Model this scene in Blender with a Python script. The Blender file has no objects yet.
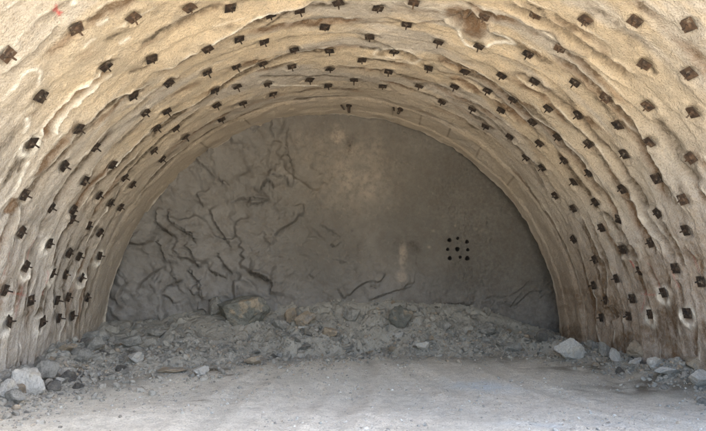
import bpy, math, random
import numpy as np

# ------------------------------------------------------------------ set-up
scn = bpy.context.scene
COL = scn.collection
rng = np.random.RandomState(7)
random.seed(7)
R = 6.5                       # radius of the tunnel arch
CAMZ = 1.6
CX, CZ = 1.18, 0.809          # centre line of the arch
D = 15.72                     # where the sprayed lining stops
MOUTH = 5.2                   # tunnel mouth
FPX, YAW, PITCH = 549.0, 0.094995, 0.161602

def ray(px, py):
    """direction of sight through a point of the photograph"""
    x = (px-353)/FPX; z = -(py-215.5)/FPX
    c, s = math.cos(PITCH), math.sin(PITCH)
    y2 = c - z*s; z2 = s + z*c
    c, s = math.cos(YAW), math.sin(YAW)
    return np.array([x*c+y2*s, -x*s+y2*c, z2])

def on_arch(px, py):
    """(distance along tunnel, angle from crown) of a point on the arch"""
    d = ray(px, py); a, b = -CX, CAMZ-CZ
    A2 = d[0]**2+d[2]**2; B = a*d[0]+b*d[2]; C = a*a+b*b-R*R
    t = (-B+math.sqrt(B*B-A2*C))/A2
    q = d*t+np.array([a, 0, b])
    return q[1], math.atan2(q[0], q[2])

def face_depth(z):
    return 16.1+1.05*(1-np.clip((z-CZ)/R, 0, 1))
def on_face(px, py, Y=None):
    d = ray(px, py); t = (Y or 16.6)/d[1]
    if Y is None:
        for _ in range(4): t = float(face_depth(CAMZ+d[2]*t))/d[1]
    return d[0]*t, CAMZ+d[2]*t

# ------------------------------------------------------------------ noise
_perm = rng.permutation(256); _perm = np.concatenate([_perm]*3)
_g3 = rng.normal(size=(256, 3)); _g3 /= np.linalg.norm(_g3, axis=1)[:, None]
def perlin(x, y, z):
    xi, yi, zi = (np.floor(v).astype(np.int64) for v in (x, y, z))
    xf, yf, zf = x-xi, y-yi, z-zi
    u, v, w = (t*t*t*(t*(t*6-15)+10) for t in (xf, yf, zf))
    xi &= 255; yi &= 255; zi &= 255
    out = 0
    for dx in (0, 1):
        for dy in (0, 1):
            for dz in (0, 1):
                h = _perm[_perm[_perm[(xi+dx) & 255]+((yi+dy) & 255)]+((zi+dz) & 255)]
                g = _g3[h]
                n = g[..., 0]*(xf-dx)+g[..., 1]*(yf-dy)+g[..., 2]*(zf-dz)
                out = out + n*(u if dx else 1-u)*(v if dy else 1-v)*(w if dz else 1-w)
    return out*1.5
def fbm(x, y, z, s, oc=4, g=.5):
    o = 0; a = 1.0
    for k in range(oc):
        o = o + a*perlin(x*s+k*17.3, y*s+k*5.1, z*s+k*9.7); s *= 2.03; a *= g
    return o
def worley(x, y, s, seed=0):
    """jittered-grid cells: distance to nearest and second cell point, offset to it, three random numbers of the cell"""
    x = np.asarray(x, float)*s; y = np.asarray(y, float)*s
    xi, yi = np.floor(x).astype(np.int64), np.floor(y).astype(np.int64)
    f1 = np.full(x.shape, 9.); f2 = np.full(x.shape, 9.); ox = np.zeros(x.shape); oy = np.zeros(x.shape); cid = np.zeros(x.shape, np.int64)
    for dx in (-1, 0, 1):
        for dy in (-1, 0, 1):
            h = _perm[_perm[(xi+dx+seed) & 255]+((yi+dy) & 255)]; h2 = _perm[h+1+seed % 7]
            px, py = x-(xi+dx+(h+.5)/256), y-(yi+dy+(h2+.5)/256)
            d = np.hypot(px, py); m = d < f1
            f2 = np.where(m, f1, np.minimum(f2, d)); f1 = np.where(m, d, f1)
            ox = np.where(m, px, ox); oy = np.where(m, py, oy); cid = np.where(m, h, cid)
    r = [(_perm[cid+k]/255.) for k in (3, 11, 29)]
    return f1, f2, ox, oy, r
def facets(x, y, s, seed=0, tilt=1.0):
    f1, f2, ox, oy, r = worley(x, y, s, seed)
    return .45+.55*r[0]+tilt*((r[1]-.5)*ox+(r[2]-.5)*oy)
def blocks(x, y, s, seed=0, tilt=1.0):
    """tilted flat-topped blocks parted by crevices, about 0..1"""
    f1, f2, ox, oy, r = worley(x, y, s, seed)
    return sstep(0, .22, f2-f1)*(.45+.35*r[0]+tilt*((r[1]-.5)*ox+(r[2]-.5)*oy))
def sstep(a, b, x):
    t = np.clip((x-a)/(b-a), 0, 1); return t*t*(3-2*t)

# ------------------------------------------------------------------ mesh helpers
def grid_mesh(name, V, nr, nc, keep=None, attrs=None):
    """V: (nr*nc,3) -> quads, optional mask of quads to keep, float attributes"""
    i = np.arange(nr-1)[:, None]*nc+np.arange(nc-1)[None]
    q = np.stack([i, i+1, i+nc+1, i+nc], -1).reshape(-1, 4)
    if keep is not None:
        q = q[keep.reshape(-1)]
        used = np.zeros(len(V), bool); used[q.reshape(-1)] = True
        idx = np.cumsum(used)-1; q = idx[q]; V = V[used]
        if attrs: attrs = {k: a.reshape(-1)[used] for k, a in attrs.items()}
    return raw_mesh(name, V, q, attrs)
def raw_mesh(name, V, F, attrs=None, smooth=True):
    m = bpy.data.meshes.new(name)
    n = F.shape[1]
    m.vertices.add(len(V)); m.vertices.foreach_set('co', np.asarray(V, np.float32).reshape(-1))
    m.loops.add(F.size); m.loops.foreach_set('vertex_index', F.reshape(-1).astype(np.int32))
    m.polygons.add(len(F))
    m.polygons.foreach_set('loop_start', (np.arange(len(F))*n).astype(np.int32))
    m.polygons.foreach_set('use_smooth', np.full(len(F), smooth))
    m.update(calc_edges=True)
    for k, a in (attrs or {}).items():
        at = m.attributes.new(k, 'FLOAT', 'POINT'); at.data.foreach_set('value', a.reshape(-1).astype(np.float32))
    return m
def link(name, mesh, mat=None, parent=None):
    o = bpy.data.objects.new(name, mesh); COL.objects.link(o)
    if mat and not mesh.materials: mesh.materials.append(mat)
    if parent: o.parent = parent
    return o
def tag(o, label=None, cat=None, group=None, kind=None):
    if label: o['label'] = label
    if cat: o['category'] = cat
    if group: o['group'] = group
    if kind: o['kind'] = kind
    return o

def seg_field(S, Y, poly):
    """unsigned distance, nearest point y, 0..1 run of a polyline in (s, y) space"""
    P = np.array(poly, float)
    best = np.full(S.shape, 1e9); ny = np.zeros(S.shape); run = np.zeros(S.shape)
    L = np.hypot(*np.diff(P, axis=0).T); T = np.concatenate([[0], np.cumsum(L)])/L.sum()
    for k in range(len(P)-1):
        a, b = P[k], P[k+1]; d = b-a; l2 = (d**2).sum()+1e-9
        t = np.clip(((S-a[0])*d[0]+(Y-a[1])*d[1])/l2, 0, 1)
        qx, qy = a[0]+t*d[0], a[1]+t*d[1]
        ds = np.hypot(S-qx, Y-qy); m = ds < best
        best = np.where(m, ds, best); ny = np.where(m, qy, ny); run = np.where(m, T[k]+t*(T[k+1]-T[k]), run)
    return best, ny, run
def smooth_line(P):
    P = [np.array(p, float) for p in P]
    for _ in range(2):
        Q = [P[0]]
        for a, b in zip(P[:-1], P[1:]): Q += [a*.75+b*.25, a*.25+b*.75]
        Q.append(P[-1]); P = Q
    return P
EXPOSURE = 2.45
BOLTS = [(13.554,85.80,'R',1,1),(12.386,85.26,'R',1,2),(11.535,84.74,'R',1,3),(10.223,84.30,'R',1,4),
(13.181,81.92,'R',2,1),(12.097,81.72,'R',2,2),(10.871,80.63,'R',2,3),(13.576,78.47,'R',3,1),
(12.473,77.34,'R',3,2),(11.517,76.26,'R',3,3),(10.285,76.39,'R',3,4),(9.721,79.03,'R',3,5),
(13.149,72.71,'R',4,1),(11.920,71.65,'R',4,2),(10.813,71.19,'R',4,3),(9.629,70.14,'R',4,4),
(13.731,67.24,'R',5,1),(12.379,66.35,'R',5,2),(11.595,65.59,'R',5,3),(10.225,66.22,'R',5,4),
(9.276,64.97,'R',5,5),(13.033,60.48,'R',6,1),(12.063,60.76,'R',6,2),(10.896,60.12,'R',6,3),
(9.686,60.33,'R',6,4),(8.673,59.13,'R',6,5),(13.505,56.28,'R',7,1),(12.379,55.10,'R',7,2),
(11.591,54.71,'R',7,3),(10.123,54.27,'R',7,4),(9.217,54.12,'R',7,5),(8.046,52.96,'R',7,6),
(13.071,49.09,'R',8,1),(12.071,50.04,'R',8,2),(10.847,49.49,'R',8,3),(9.675,49.16,'R',8,4),
(8.720,48.85,'R',8,5),(7.523,47.75,'R',8,6),(13.344,45.13,'R',9,1),(12.380,44.22,'R',9,2),
(11.528,45.18,'R',9,3),(10.423,43.89,'R',9,4),(9.338,43.96,'R',9,5),(8.079,43.22,'R',9,6),
(6.863,42.15,'R',9,7),(12.992,38.99,'R',10,1),(11.744,39.60,'R',10,2),(10.809,39.26,'R',10,3),
(9.610,38.76,'R',10,4),(7.415,37.31,'R',10,5),(13.427,33.52,'R',11,1),(12.224,33.33,'R',11,2),
(11.444,33.35,'R',11,3),(10.376,33.79,'R',11,4),(9.058,32.73,'R',11,5),(8.041,32.33,'R',11,6),
(13.028,28.57,'R',12,1),(11.800,28.37,'R',12,2),(10.832,28.42,'R',12,3),(9.746,29.46,'R',12,4),
(8.735,26.32,'R',12,5),(13.380,21.93,'R',13,1),(12.414,22.39,'R',13,2),(11.465,22.27,'R',13,3),
(10.276,21.66,'R',13,4),(9.229,19.44,'R',13,5),(12.911,15.47,'R',14,1),(11.884,15.41,'R',14,2),
(10.704,14.75,'R',14,3),(13.354,7.72,'R',15,1),(12.398,7.75,'R',15,2),(11.578,7.60,'R',15,3),
(10.293,7.98,'R',15,4),(9.403,7.69,'R',15,5),(13.149,0.87,'R',16,1),(12.017,1.56,'R',16,2),
(10.940,1.97,'R',16,3),(9.769,2.10,'R',16,4),(13.457,-85.13,'L',1,1),(12.819,-85.51,'L',1,2),
(11.930,-85.86,'L',1,3),(10.594,-85.53,'L',1,4),(14.154,-81.29,'L',2,1),(13.159,-81.42,'L',2,2),
(12.526,-82.07,'L',2,3),(11.320,-82.16,'L',2,4),(10.289,-80.64,'L',2,5),(13.521,-77.20,'L',3,1),
(12.802,-77.12,'L',3,2),(11.986,-77.14,'L',3,3),(10.804,-76.52,'L',3,4),(14.160,-72.01,'L',4,1),
(13.180,-73.16,'L',4,2),(12.589,-72.90,'L',4,3),(11.398,-72.00,'L',4,4),(10.237,-71.32,'L',4,5),
(13.616,-67.27,'L',5,1),(12.986,-66.75,'L',5,2),(11.867,-66.73,'L',5,3),(11.760,-65.04,'L',5,4),
(10.874,-66.16,'L',5,5),(9.781,-65.82,'L',5,6),(13.974,-60.59,'L',6,1),(13.269,-60.76,'L',6,2),
(12.461,-60.56,'L',6,3),(11.371,-59.50,'L',6,4),(10.302,-59.10,'L',6,5),(9.067,-58.59,'L',6,6),
(13.627,-55.07,'L',7,1),(13.022,-54.83,'L',7,2),(11.924,-54.26,'L',7,3),(10.858,-53.64,'L',7,4),
(9.751,-52.97,'L',7,5),(8.355,-52.68,'L',7,6),(7.113,-51.40,'L',7,7),(13.868,-46.67,'L',8,1),
(13.150,-46.70,'L',8,2),(12.198,-43.30,'L',8,3),(11.195,-43.15,'L',8,4),(10.362,-42.91,'L',8,5),
(8.906,-43.40,'L',8,6),(7.644,-43.32,'L',8,7),(13.630,-39.63,'L',9,1),(12.896,-40.22,'L',9,2),
(11.730,-39.83,'L',9,3),(10.658,-36.70,'L',9,4),(9.487,-37.13,'L',9,5),(8.170,-36.38,'L',9,6),
(13.960,-30.60,'L',10,1),(12.982,-30.36,'L',10,2),(12.142,-29.57,'L',10,3),(11.103,-29.65,'L',10,4),
(9.914,-28.26,'L',10,5),(8.649,-28.54,'L',10,6),(13.493,-24.78,'L',11,1),(12.506,-24.93,'L',11,2),
(11.466,-24.03,'L',11,3),(10.254,-22.37,'L',11,4),(9.172,-22.57,'L',11,5),(13.695,-17.56,'L',12,1),
(12.979,-18.37,'L',12,2),(11.807,-18.79,'L',12,3),(10.759,-17.97,'L',12,4),(9.783,-16.36,'L',12,5),
(13.136,-9.11,'L',13,1),(12.307,-12.92,'L',13,2),(11.377,-12.41,'L',13,3),(9.884,-11.23,'L',13,4),
(13.575,-4.78,'L',14,1),(12.535,-4.81,'L',14,2),(11.677,-5.32,'L',14,3),(10.611,-6.64,'L',14,4),
(9.633,-4.84,'L',14,5)]
# ------------------------------------------------------------------ materials
def mat(name):
    m = bpy.data.materials.new(name); m.use_nodes = True
    nt = m.node_tree; b = nt.nodes['Principled BSDF']
    return m, nt, b
def N(nt, t, **kw):
    n = nt.nodes.new(t)
    for k, v in kw.items():
        if k in n.inputs: n.inputs[k].default_value = v
        else: setattr(n, k, v)
    return n
def L(nt, a, b): nt.links.new(a, b)
def noise(nt, vec, scale, detail=5, rough=.55, dist=0):
    n = N(nt, 'ShaderNodeTexNoise', Scale=scale, Detail=detail, Roughness=rough, Distortion=dist)
    L(nt, vec, n.inputs['Vector']); return n.outputs['Fac']
def ramp(nt, fac, stops):
    r = nt.nodes.new('ShaderNodeValToRGB'); e = r.color_ramp.elements
    while len(e) < len(stops): e.new(.5)
    for x, (p, c) in zip(e, stops):
        x.position = p; x.color = (c, c, c, 1) if isinstance(c, (int, float)) else (*c, 1)
    L(nt, fac, r.inputs[0]); return r.outputs[0]
def mix(nt, fac, a, b, mode='MIX'):
    n = nt.nodes.new('ShaderNodeMix'); n.data_type = 'RGBA'; n.blend_type = mode
    for s, v in ((n.inputs[0], fac), (n.inputs[6], a), (n.inputs[7], b)):
        if isinstance(v, bpy.types.NodeSocket): L(nt, v, s)
        elif isinstance(v, (int, float)): s.default_value = v
        else: s.default_value = (*v, 1)
    return n.outputs[2]
def attr(nt, name):
    n = nt.nodes.new('ShaderNodeAttribute'); n.attribute_name = name; return n.outputs['Fac']
def math_(nt, op, a, b=None, clamp=False):
    n = nt.nodes.new('ShaderNodeMath'); n.operation = op; n.use_clamp = clamp
    for s, v in zip(n.inputs, (a, b)):
        if v is None: continue
        if isinstance(v, bpy.types.NodeSocket): L(nt, v, s)
        else: s.default_value = v
    return n.outputs[0]
def objvec(nt): return nt.nodes.new('ShaderNodeTexCoord').outputs['Object']
def bump(nt, b, pairs):
    prev = None
    for h, st, ds in pairs:
        n = N(nt, 'ShaderNodeBump', Strength=st, Distance=ds); L(nt, h, n.inputs['Height'])
        if prev: L(nt, prev, n.inputs['Normal'])
        prev = n.outputs[0]
    L(nt, prev, b.inputs['Normal'])

def lining_material():
    m, nt, b = mat('sprayed concrete'); v = objvec(nt)
    big = noise(nt, v, .45, 4, .5); mid = noise(nt, v, 2.2, 6, .6, .4); fine = noise(nt, v, 28, 4, .65)
    c = ramp(nt, big, [(.3, (.54, .445, .32)), (.5, (.61, .50, .36)), (.7, (.68, .555, .39))])
    c = mix(nt, attr(nt, 'low'), c, (.50, .47, .43))
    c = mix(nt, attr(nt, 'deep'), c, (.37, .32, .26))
    c = mix(nt, ramp(nt, mid, [(.35, .55), (.55, 0)]), c, (.40, .35, .28))
    c = mix(nt, ramp(nt, noise(nt, v, 5.5, 5, .7), [(.56, 0), (.75, .5)]), c, (.70, .60, .46))
    c = mix(nt, ramp(nt, fine, [(.36, .55), (.5, 0)]), c, (.33, .28, .22))
    brk = ramp(nt, noise(nt, v, 9, 5, .7), [(.32, .45), (.58, 1)])
    st = math_(nt, 'MULTIPLY', attr(nt, 'stain_shade'), brk, True)
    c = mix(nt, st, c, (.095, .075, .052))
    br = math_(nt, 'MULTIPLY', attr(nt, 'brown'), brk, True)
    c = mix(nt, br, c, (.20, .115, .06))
    pl = math_(nt, 'MULTIPLY', attr(nt, 'pale'), brk, True)
    c = mix(nt, pl, c, (.93, .89, .80))
    rd = math_(nt, 'MULTIPLY', attr(nt, 'red'), brk, True)
    c = mix(nt, rd, c, (.50, .06, .06))
    L(nt, c, b.inputs['Base Color']); b.inputs['Roughness'].default_value = .93
    b.inputs['Specular IOR Level'].default_value = .2
    vor = N(nt, 'ShaderNodeTexVoronoi', Scale=36.0); L(nt, v, vor.inputs['Vector'])
    bump(nt, b, [(noise(nt, v, 7, 5, .6), .5, .02), (fine, 1, .028), (vor.outputs['Distance'], .6, .014)])
    return m

def face_material():
    m, nt, b = mat('dusty sprayed rock face'); v = objvec(nt)
    big = noise(nt, v, .5, 5, .55); mid = noise(nt, v, 3, 6, .65, .3); fine = noise(nt, v, 26, 4, .65)
    c = ramp(nt, big, [(.3, (.14, .131, .118)), (.5, (.155, .145, .128)), (.7, (.20, .187, .166))])
    c = mix(nt, attr(nt, 'low'), c, (.245, .237, .227))
    c = mix(nt, ramp(nt, mid, [(.36, .5), (.55, 0)]), c, (.135, .118, .10))
    c = mix(nt, ramp(nt, noise(nt, v, 7, 5, .7), [(.58, 0), (.78, .5)]), c, (.30, .265, .22))
    c = mix(nt, math_(nt, 'MULTIPLY', attr(nt, 'pale'), ramp(nt, noise(nt, v, 6, 6, .75), [(.38, .15), (.55, 1)])), c, (.45, .38, .30))
    brk = ramp(nt, noise(nt, v, 10, 5, .7), [(.32, .3), (.6, 1)])
    c = mix(nt, math_(nt, 'MULTIPLY', attr(nt, 'stain_shade'), brk, True), c, (.03, .027, .024))
    L(nt, c, b.inputs['Base Color']); b.inputs['Roughness'].default_value = .95
    b.inputs['Specular IOR Level'].default_value = .15
    bump(nt, b, [(noise(nt, v, 6, 6, .62), .7, .06), (fine, .8, .02)])
    return m

def ground_material():
    m, nt, b = mat('crushed stone floor'); v = objvec(nt)
    big = noise(nt, v, .35, 5, .6, .5); mid = noise(nt, v, 2.4, 6, .65, .3); fine = noise(nt, v, 40, 4, .7)
    c = ramp(nt, big, [(.3, (.57, .565, .51)), (.5, (.69, .67, .60)), (.7, (.77, .735, .65))])
    c = mix(nt, ramp(nt, noise(nt, v, 5, 7, .72, .6), [(.38, .5), (.55, 0)]), c, (.38, .372, .33))
    c = mix(nt, ramp(nt, noise(nt, v, 9, 5, .75), [(.55, 0), (.72, .55)]), c, (.62, .60, .56))
    c = mix(nt, attr(nt, 'muck'), c, mix(nt, ramp(nt, mid, [(.35, 0), (.65, 1)]), (.25, .24, .21), (.36, .34, .295)))
    c = mix(nt, attr(nt, 'outside'), c, (.50, .435, .335))
    c = mix(nt, ramp(nt, fine, [(.34, .6), (.5, 0)]), c, (.22, .215, .20))
    c = mix(nt, attr(nt, 'blue'), c, (.55, .62, .66))
    c = mix(nt, attr(nt, 'damp_shade'), c, (.12, .105, .08))
    L(nt, c, b.inputs['Base Color']); b.inputs['Roughness'].default_value = .96
    b.inputs['Specular IOR Level'].default_value = .15
    vor = N(nt, 'ShaderNodeTexVoronoi', Scale=30.0); L(nt, v, vor.inputs['Vector'])
    bump(nt, b, [(noise(nt, v, 16, 6, .75), .8, .018), (fine, 1, .018), (vor.outputs['Distance'], .6, .012)])
    return m

def rock_material(name, lo, hi, crust):
    m, nt, b = mat(name); v = objvec(nt)
    inf = nt.nodes.new('ShaderNodeObjectInfo')
    n1 = noise(nt, v, 2.2, 6, .65, .5)
    c = mix(nt, ramp(nt, n1, [(.35, 0), (.65, 1)]), lo, hi)
    c = mix(nt, ramp(nt, noise(nt, v, 1.3, 5, .6), [(.54, 0), (.62, .8)]), c, crust)
    c = mix(nt, ramp(nt, noise(nt, v, 14, 4, .7), [(.35, .5), (.5, 0)]), c, tuple(x*.45 for x in lo))
    hs = N(nt, 'ShaderNodeHueSaturation'); L(nt, c, hs.inputs['Color'])
    L(nt, math_(nt, 'ADD', math_(nt, 'MULTIPLY', inf.outputs['Random'], .35), .87), hs.inputs['Value'])
    L(nt, hs.outputs[0], b.inputs['Base Color']); b.inputs['Roughness'].default_value = .93
    b.inputs['Specular IOR Level'].default_value = .2
    bump(nt, b, [(noise(nt, v, 5, 6, .65), .7, .12), (noise(nt, v, 25, 4, .7), .7, .03)])
    return m

def rubble_material(name='broken stone', lo=(.23, .22, .195), hi=(.36, .345, .305)):
    m, nt, b = mat(name); v = objvec(nt)
    c = mix(nt, attr(nt, 'tone'), lo, hi)
    c = mix(nt, ramp(nt, attr(nt, 'tan'), [(.88, 0), (.95, .6)]), c, (.40, .31, .22))
    c = mix(nt, ramp(nt, noise(nt, v, 14, 4, .7), [(.38, .5), (.5, 0)]), c, tuple(q*.6 for q in lo))
    L(nt, c, b.inputs['Base Color']); b.inputs['Roughness'].default_value = .95
    b.inputs['Specular IOR Level'].default_value = .15
    bump(nt, b, [(noise(nt, v, 40, 4, .7), .7, .01)])
    return m

def steel_material(name, dark, rust, spray):
    m, nt, b = mat(name); v = objvec(nt)
    inf = nt.nodes.new('ShaderNodeObjectInfo')
    add = N(nt, 'ShaderNodeVectorMath', operation='ADD'); L(nt, v, add.inputs[0]); L(nt, inf.outputs['Location'], add.inputs[1])
    v = add.outputs[0]
    c = mix(nt, ramp(nt, noise(nt, v, 9, 5, .65), [(.4, 0), (.6, 1)]), dark, rust)
    c = mix(nt, ramp(nt, noise(nt, v, 13, 5, .7), [(.55, 0), (.66, spray)]), c, (.40, .34, .26))
    L(nt, c, b.inputs['Base Color']); b.inputs['Roughness'].default_value = .75
    b.inputs['Metallic'].default_value = .15
    bump(nt, b, [(noise(nt, v, 60, 4, .7), .5, .006)])
    return m
M_LIN, M_FACE, M_GRD, M_RUB = lining_material(), face_material(), ground_material(), rubble_material()
M_GRIT = rubble_material('pale grit', (.24, .235, .215), (.56, .545, .49))
M_GREY = rock_material('grey limestone', (.25, .245, .225), (.41, .40, .365), (.44, .42, .38))
M_PALE = rock_material('pale limestone', (.52, .51, .475), (.69, .67, .63), (.58, .54, .46))
M_TAN = rock_material('tan limestone', (.36, .30, .23), (.48, .40, .30), (.33, .32, .30))
M_DARK = rock_material('dark slate rock', (.13, .125, .115), (.20, .19, .175), (.25, .235, .20))
M_CRUST = rock_material('grey green rock with tan crust', (.17, .175, .155), (.26, .26, .235), (.44, .36, .26))
M_PLATE = steel_material('dark rusted steel', (.016, .012, .010), (.045, .028, .018), .4)
M_PLATE_LIT = steel_material('lit rusted steel', (.040, .027, .020), (.115, .070, .042), .5)  # browner copy for nearer plates, stronger daylight put into the colour
M_HOLE, _nt, _b = mat('black drill hole'); _b.inputs['Base Color'].default_value = (.015, .013, .012, 1); _b.inputs['Roughness'].default_value = 1
M_HILL, _nt, _b = mat('rock hillside'); _v = objvec(_nt)
L(_nt, ramp(_nt, noise(_nt, _v, .3, 8, .65), [(.3, (.22, .19, .14)), (.7, (.42, .35, .26))]), _b.inputs['Base Color'])
_b.inputs['Roughness'].default_value = .95; bump(_nt, _b, [(noise(_nt, _v, .8, 8, .65), 1, .5)])
# ------------------------------------------------------------------ sprayed lining of the tunnel
def P2(lst, ox, oy, s): return [(ox+x/s, oy+y/s) for x, y in lst]
P = lambda *l: P2(l, 0, 0, 2.0)
Q = lambda *l: P2(l, 353, 0, 2.0)
A = lambda *l: P2(l, 0, 0, 3.917)
B = lambda *l: P2(l, 175, 0, 3.917)
Cc = lambda *l: P2(l, 350, 0, 3.917)
E_ = lambda *l: P2(l, 0, 105, 3.917)
G = lambda *l: P2(l, 0, 210, 3.917)
F_ = lambda *l: P2(l, 526, 105, 3.917)
I_ = lambda *l: P2(l, 526, 210, 3.917)
# kind: lip = the layer nearer the mouth ends in a proud edge; trough = scar with raised rims; groove = dark shallow furrow
# (points, kind, width m, height m, stain, brown, pale)
LINES = [
 (P((0,150),(50,108),(95,64),(115,40)), 'lip', .05, .05, .1, 0, .9),
 (P((0,205),(35,150),(58,132),(78,142),(74,175)), 'rim', .04, .02, 0, 0, .85),
 (P((92,285),(103,245),(150,198),(190,165),(215,138)), 'trough', .12, .12, .5, .95, .95),
 (P((300,142),(360,107),(420,72),(480,44),(560,17),(640,5)), 'lip', .10, .11, .8, .15, .95),
 (P((345,55),(400,28),(450,10)), 'groove', .10, .04, .55, .2, 0),
 (P((40,410),(60,372),(110,312),(160,252),(205,207),(265,182),(310,160)), 'lip', .06, .06, .6, .15, .5),
 (P((98,430),(122,392),(160,335),(188,302),(235,258)), 'groove', .12, .05, .75, .1, 0),
 (P((165,405),(190,372),(225,332),(265,295),(310,257),(350,225),(420,187),(470,152),(530,127),(600,102),(700,95)), 'lip', .09, .09, .75, .1, .75),
 (P((200,400),(240,360),(290,308),(330,268),(370,235),(405,212)), 'lip', .06, .05, .55, 0, .3),
 (P((150,430),(170,390),(205,345),(225,325)), 'groove', .13, .05, .3, .9, 0),
 (P((300,285),(345,240),(400,200),(440,182)), 'groove', .06, .03, .5, 0, 0),
 (P((510,62),(560,36),(605,17)), 'groove', .04, .02, .6, 0, 0),
 (P((600,48),(650,40),(690,48)), 'groove', .10, .04, .6, 0, .2),
 (P((0,420),(30,390),(48,350),(60,318)), 'rim', .05, .03, .1, .4, .9),
 (P((35,395),(20,430)), 'groove', .12, .05, .2, .9, .4),
 (P((40,350),(55,310),(70,290)), 'groove', .05, .02, .5, 0, 0),
 (P((110,40),(116,10)), 'groove', .03, .01, .1, 0, 0),
 (P((188,45),(212,32)), 'rim', .05, .02, 0, 0, .8),
 (P((236,86),(262,70)), 'rim', .06, .02, 0, 0, .95),
 (P((142,0),(146,8)), 'rim', .05, .02, 0, 0, .95),
 (P((50,270),(55,232)), 'rim', .06, .02, 0, 0, .9),
 (P((410,120),(470,98),(520,85)), 'groove', .05, .02, .25, 0, .2),
 (P((250,145),(300,125)), 'groove', .05, .02, .4, 0, 0),
 (P((520,170),(590,172),(650,170)), 'rim', .04, .02, .1, 0, .6),
 (P((510,158),(600,155),(700,150)), 'groove', .05, .02, .4, 0, 0),
 # right half
 (Q((300,8),(345,28),(415,64),(470,96),(510,130),(565,165)), 'trough', .14, .06, .75, .05, .1),
 (Q((350,55),(400,70),(440,95),(480,120)), 'groove', .05, .03, .3, .1, 0),
 (Q((205,55),(222,92),(250,97),(300,85),(328,92),(300,74),(272,66),(262,45)), 'rim', .05, .03, 0, 0, .95),
 (Q((212,30),(232,45),(240,62)), 'scar', .28, .14, .6, .8, .3),
 (Q((250,40),(250,56)), 'scar', .22, .10, .1, .9, 0),
 (Q((385,103),(435,122),(470,150),(500,178),(540,215),(575,258),(600,300),(625,350),(650,420)), 'lip', .07, .07, .6, .5, .3),
 (Q((150,110),(200,118),(245,138),(290,168),(345,212),(400,255),(440,300),(480,350),(515,415)), 'lip', .08, .08, .5, .45, .6),
 (Q((300,137),(370,162),(430,213),(475,262),(530,330),(590,420)), 'groove', .10, .06, .6, .15, 0),
 (Q((600,235),(638,280),(668,330),(700,372)), 'groove', .13, .06, .65, .05, 0),
 (Q((180,125),(215,140)), 'scar', .14, .05, .1, .8, 0),
 (Q((205,160),(245,185)), 'scar', .16, .05, .1, .8, .1),
 (Q((310,215),(335,240)), 'scar', .16, .05, .1, .7, 0),
 (Q((60,105),(95,102),(120,118)), 'scar', .14, .06, .35, .15, .5),
 (Q((10,95),(60,100)), 'groove', .05, .03, .6, 0, .1),
 (Q((0,75),(60,80),(110,110),(160,130)), 'lip', .05, .04, .3, 0, .3),
 (Q((0,52),(60,50),(200,48)), 'groove', .04, .02, .25, .2, .3),
 (Q((150,140),(250,165),(330,230),(370,275)), 'groove', .06, .04, .3, .2, .2),
 (Q((170,190),(220,205),(270,230),(320,280),(360,330),(395,400)), 'lip', .06, .05, .3, .1, .2),
 (Q((530,55),(560,80),(572,95)), 'groove', .14, .02, .3, 0, 0),
 (Q((590,130),(608,152)), 'groove', .05, .02, .5, 0, 0),
 (Q((400,300),(440,345),(480,400)), 'groove', .08, .04, .5, .1, 0),
 (F_((150,215),(200,290),(250,350),(290,420)), 'lip', .07, .06, .6, .2, .1),
 (F_((390,280),(430,340),(470,420)), 'groove', .13, .06, .8, 0, 0),
 (F_((520,240),(570,310),(620,400)), 'lip', .07, .06, .6, 0, .3),
 (I_((450,0),(480,45),(520,85),(560,125),(578,190)), 'trough', .12, .06, .6, .1, .3),
 (I_((360,40),(400,100),(435,170),(465,250),(490,330),(510,420)), 'lip', .10, .08, .7, .3, .1),
 (I_((215,20),(250,80),(275,150),(320,230),(320,330),(335,420)), 'lip', .09, .07, .6, .15, .1),
 (I_((290,0),(340,60),(400,110)), 'groove', .08, .04, .7, 0, 0),
 (I_((480,200),(520,270),(545,350),(555,430)), 'groove', .06, .04, .4, .2, .1),
 (I_((600,260),(625,330),(640,420)), 'groove', .05, .03, .5, 0, 0),
 (I_((360,155),(440,158)), 'scar', .16, .06, .6, 0, .2),
 (I_((630,130),(690,200)), 'lip', .08, .06, .3, 0, .3),
 (I_((330,370),(350,430)), 'groove', .2, .05, .8, 0, 0),
 # left, low
 (G((12,230),(45,140),(75,50),(82,-20)), 'lip', .06, .05, .2, .1, .6),
 (G((200,-10),(170,60),(160,110)), 'groove', .10, .05, .5, .1, 0),
 (G((290,20),(240,90),(215,150),(190,230)), 'lip', .08, .07, .5, .1, .7),
 (G((120,430),(145,370),(160,310),(190,240),(240,160)), 'lip', .07, .07, .6, 0, .3),
 (G((70,430),(80,350),(95,280),(120,220)), 'lip', .07, .06, .7, .1, .3),
 (G((195,430),(200,330),(245,200),(290,90)), 'lip', .06, .05, .5, 0, .2),
 (G((300,430),(320,330),(335,240),(370,150),(430,60)), 'lip', .06, .05, .5, 0, .2),
 (G((250,430),(262,300),(300,200),(350,100),(400,30)), 'groove', .05, .04, .5, 0, 0),
 (G((10,40),(70,-40),(130,-110)), 'groove', .05, .03, .3, .1, .2),
]
PINK = [G((25,165),(10,250)), G((70,300),(45,420)), G((130,120),(95,230)), G((0,320),(90,330)), G((180,240),(160,330)),
        I_((490,205),(520,250),(530,300)), I_((585,230),(610,300)), I_((450,330),(520,330)), I_((650,150),(690,240)), I_((470,300),(455,400))]
RED = [A((205,35),(238,45)), A((215,20),(228,55)), I_((412,200),(425,222))]

def s_y(pts):
    out = []
    for px, py in pts:
        y, t = on_arch(px, py); out.append((t*R, y))
    return out

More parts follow.
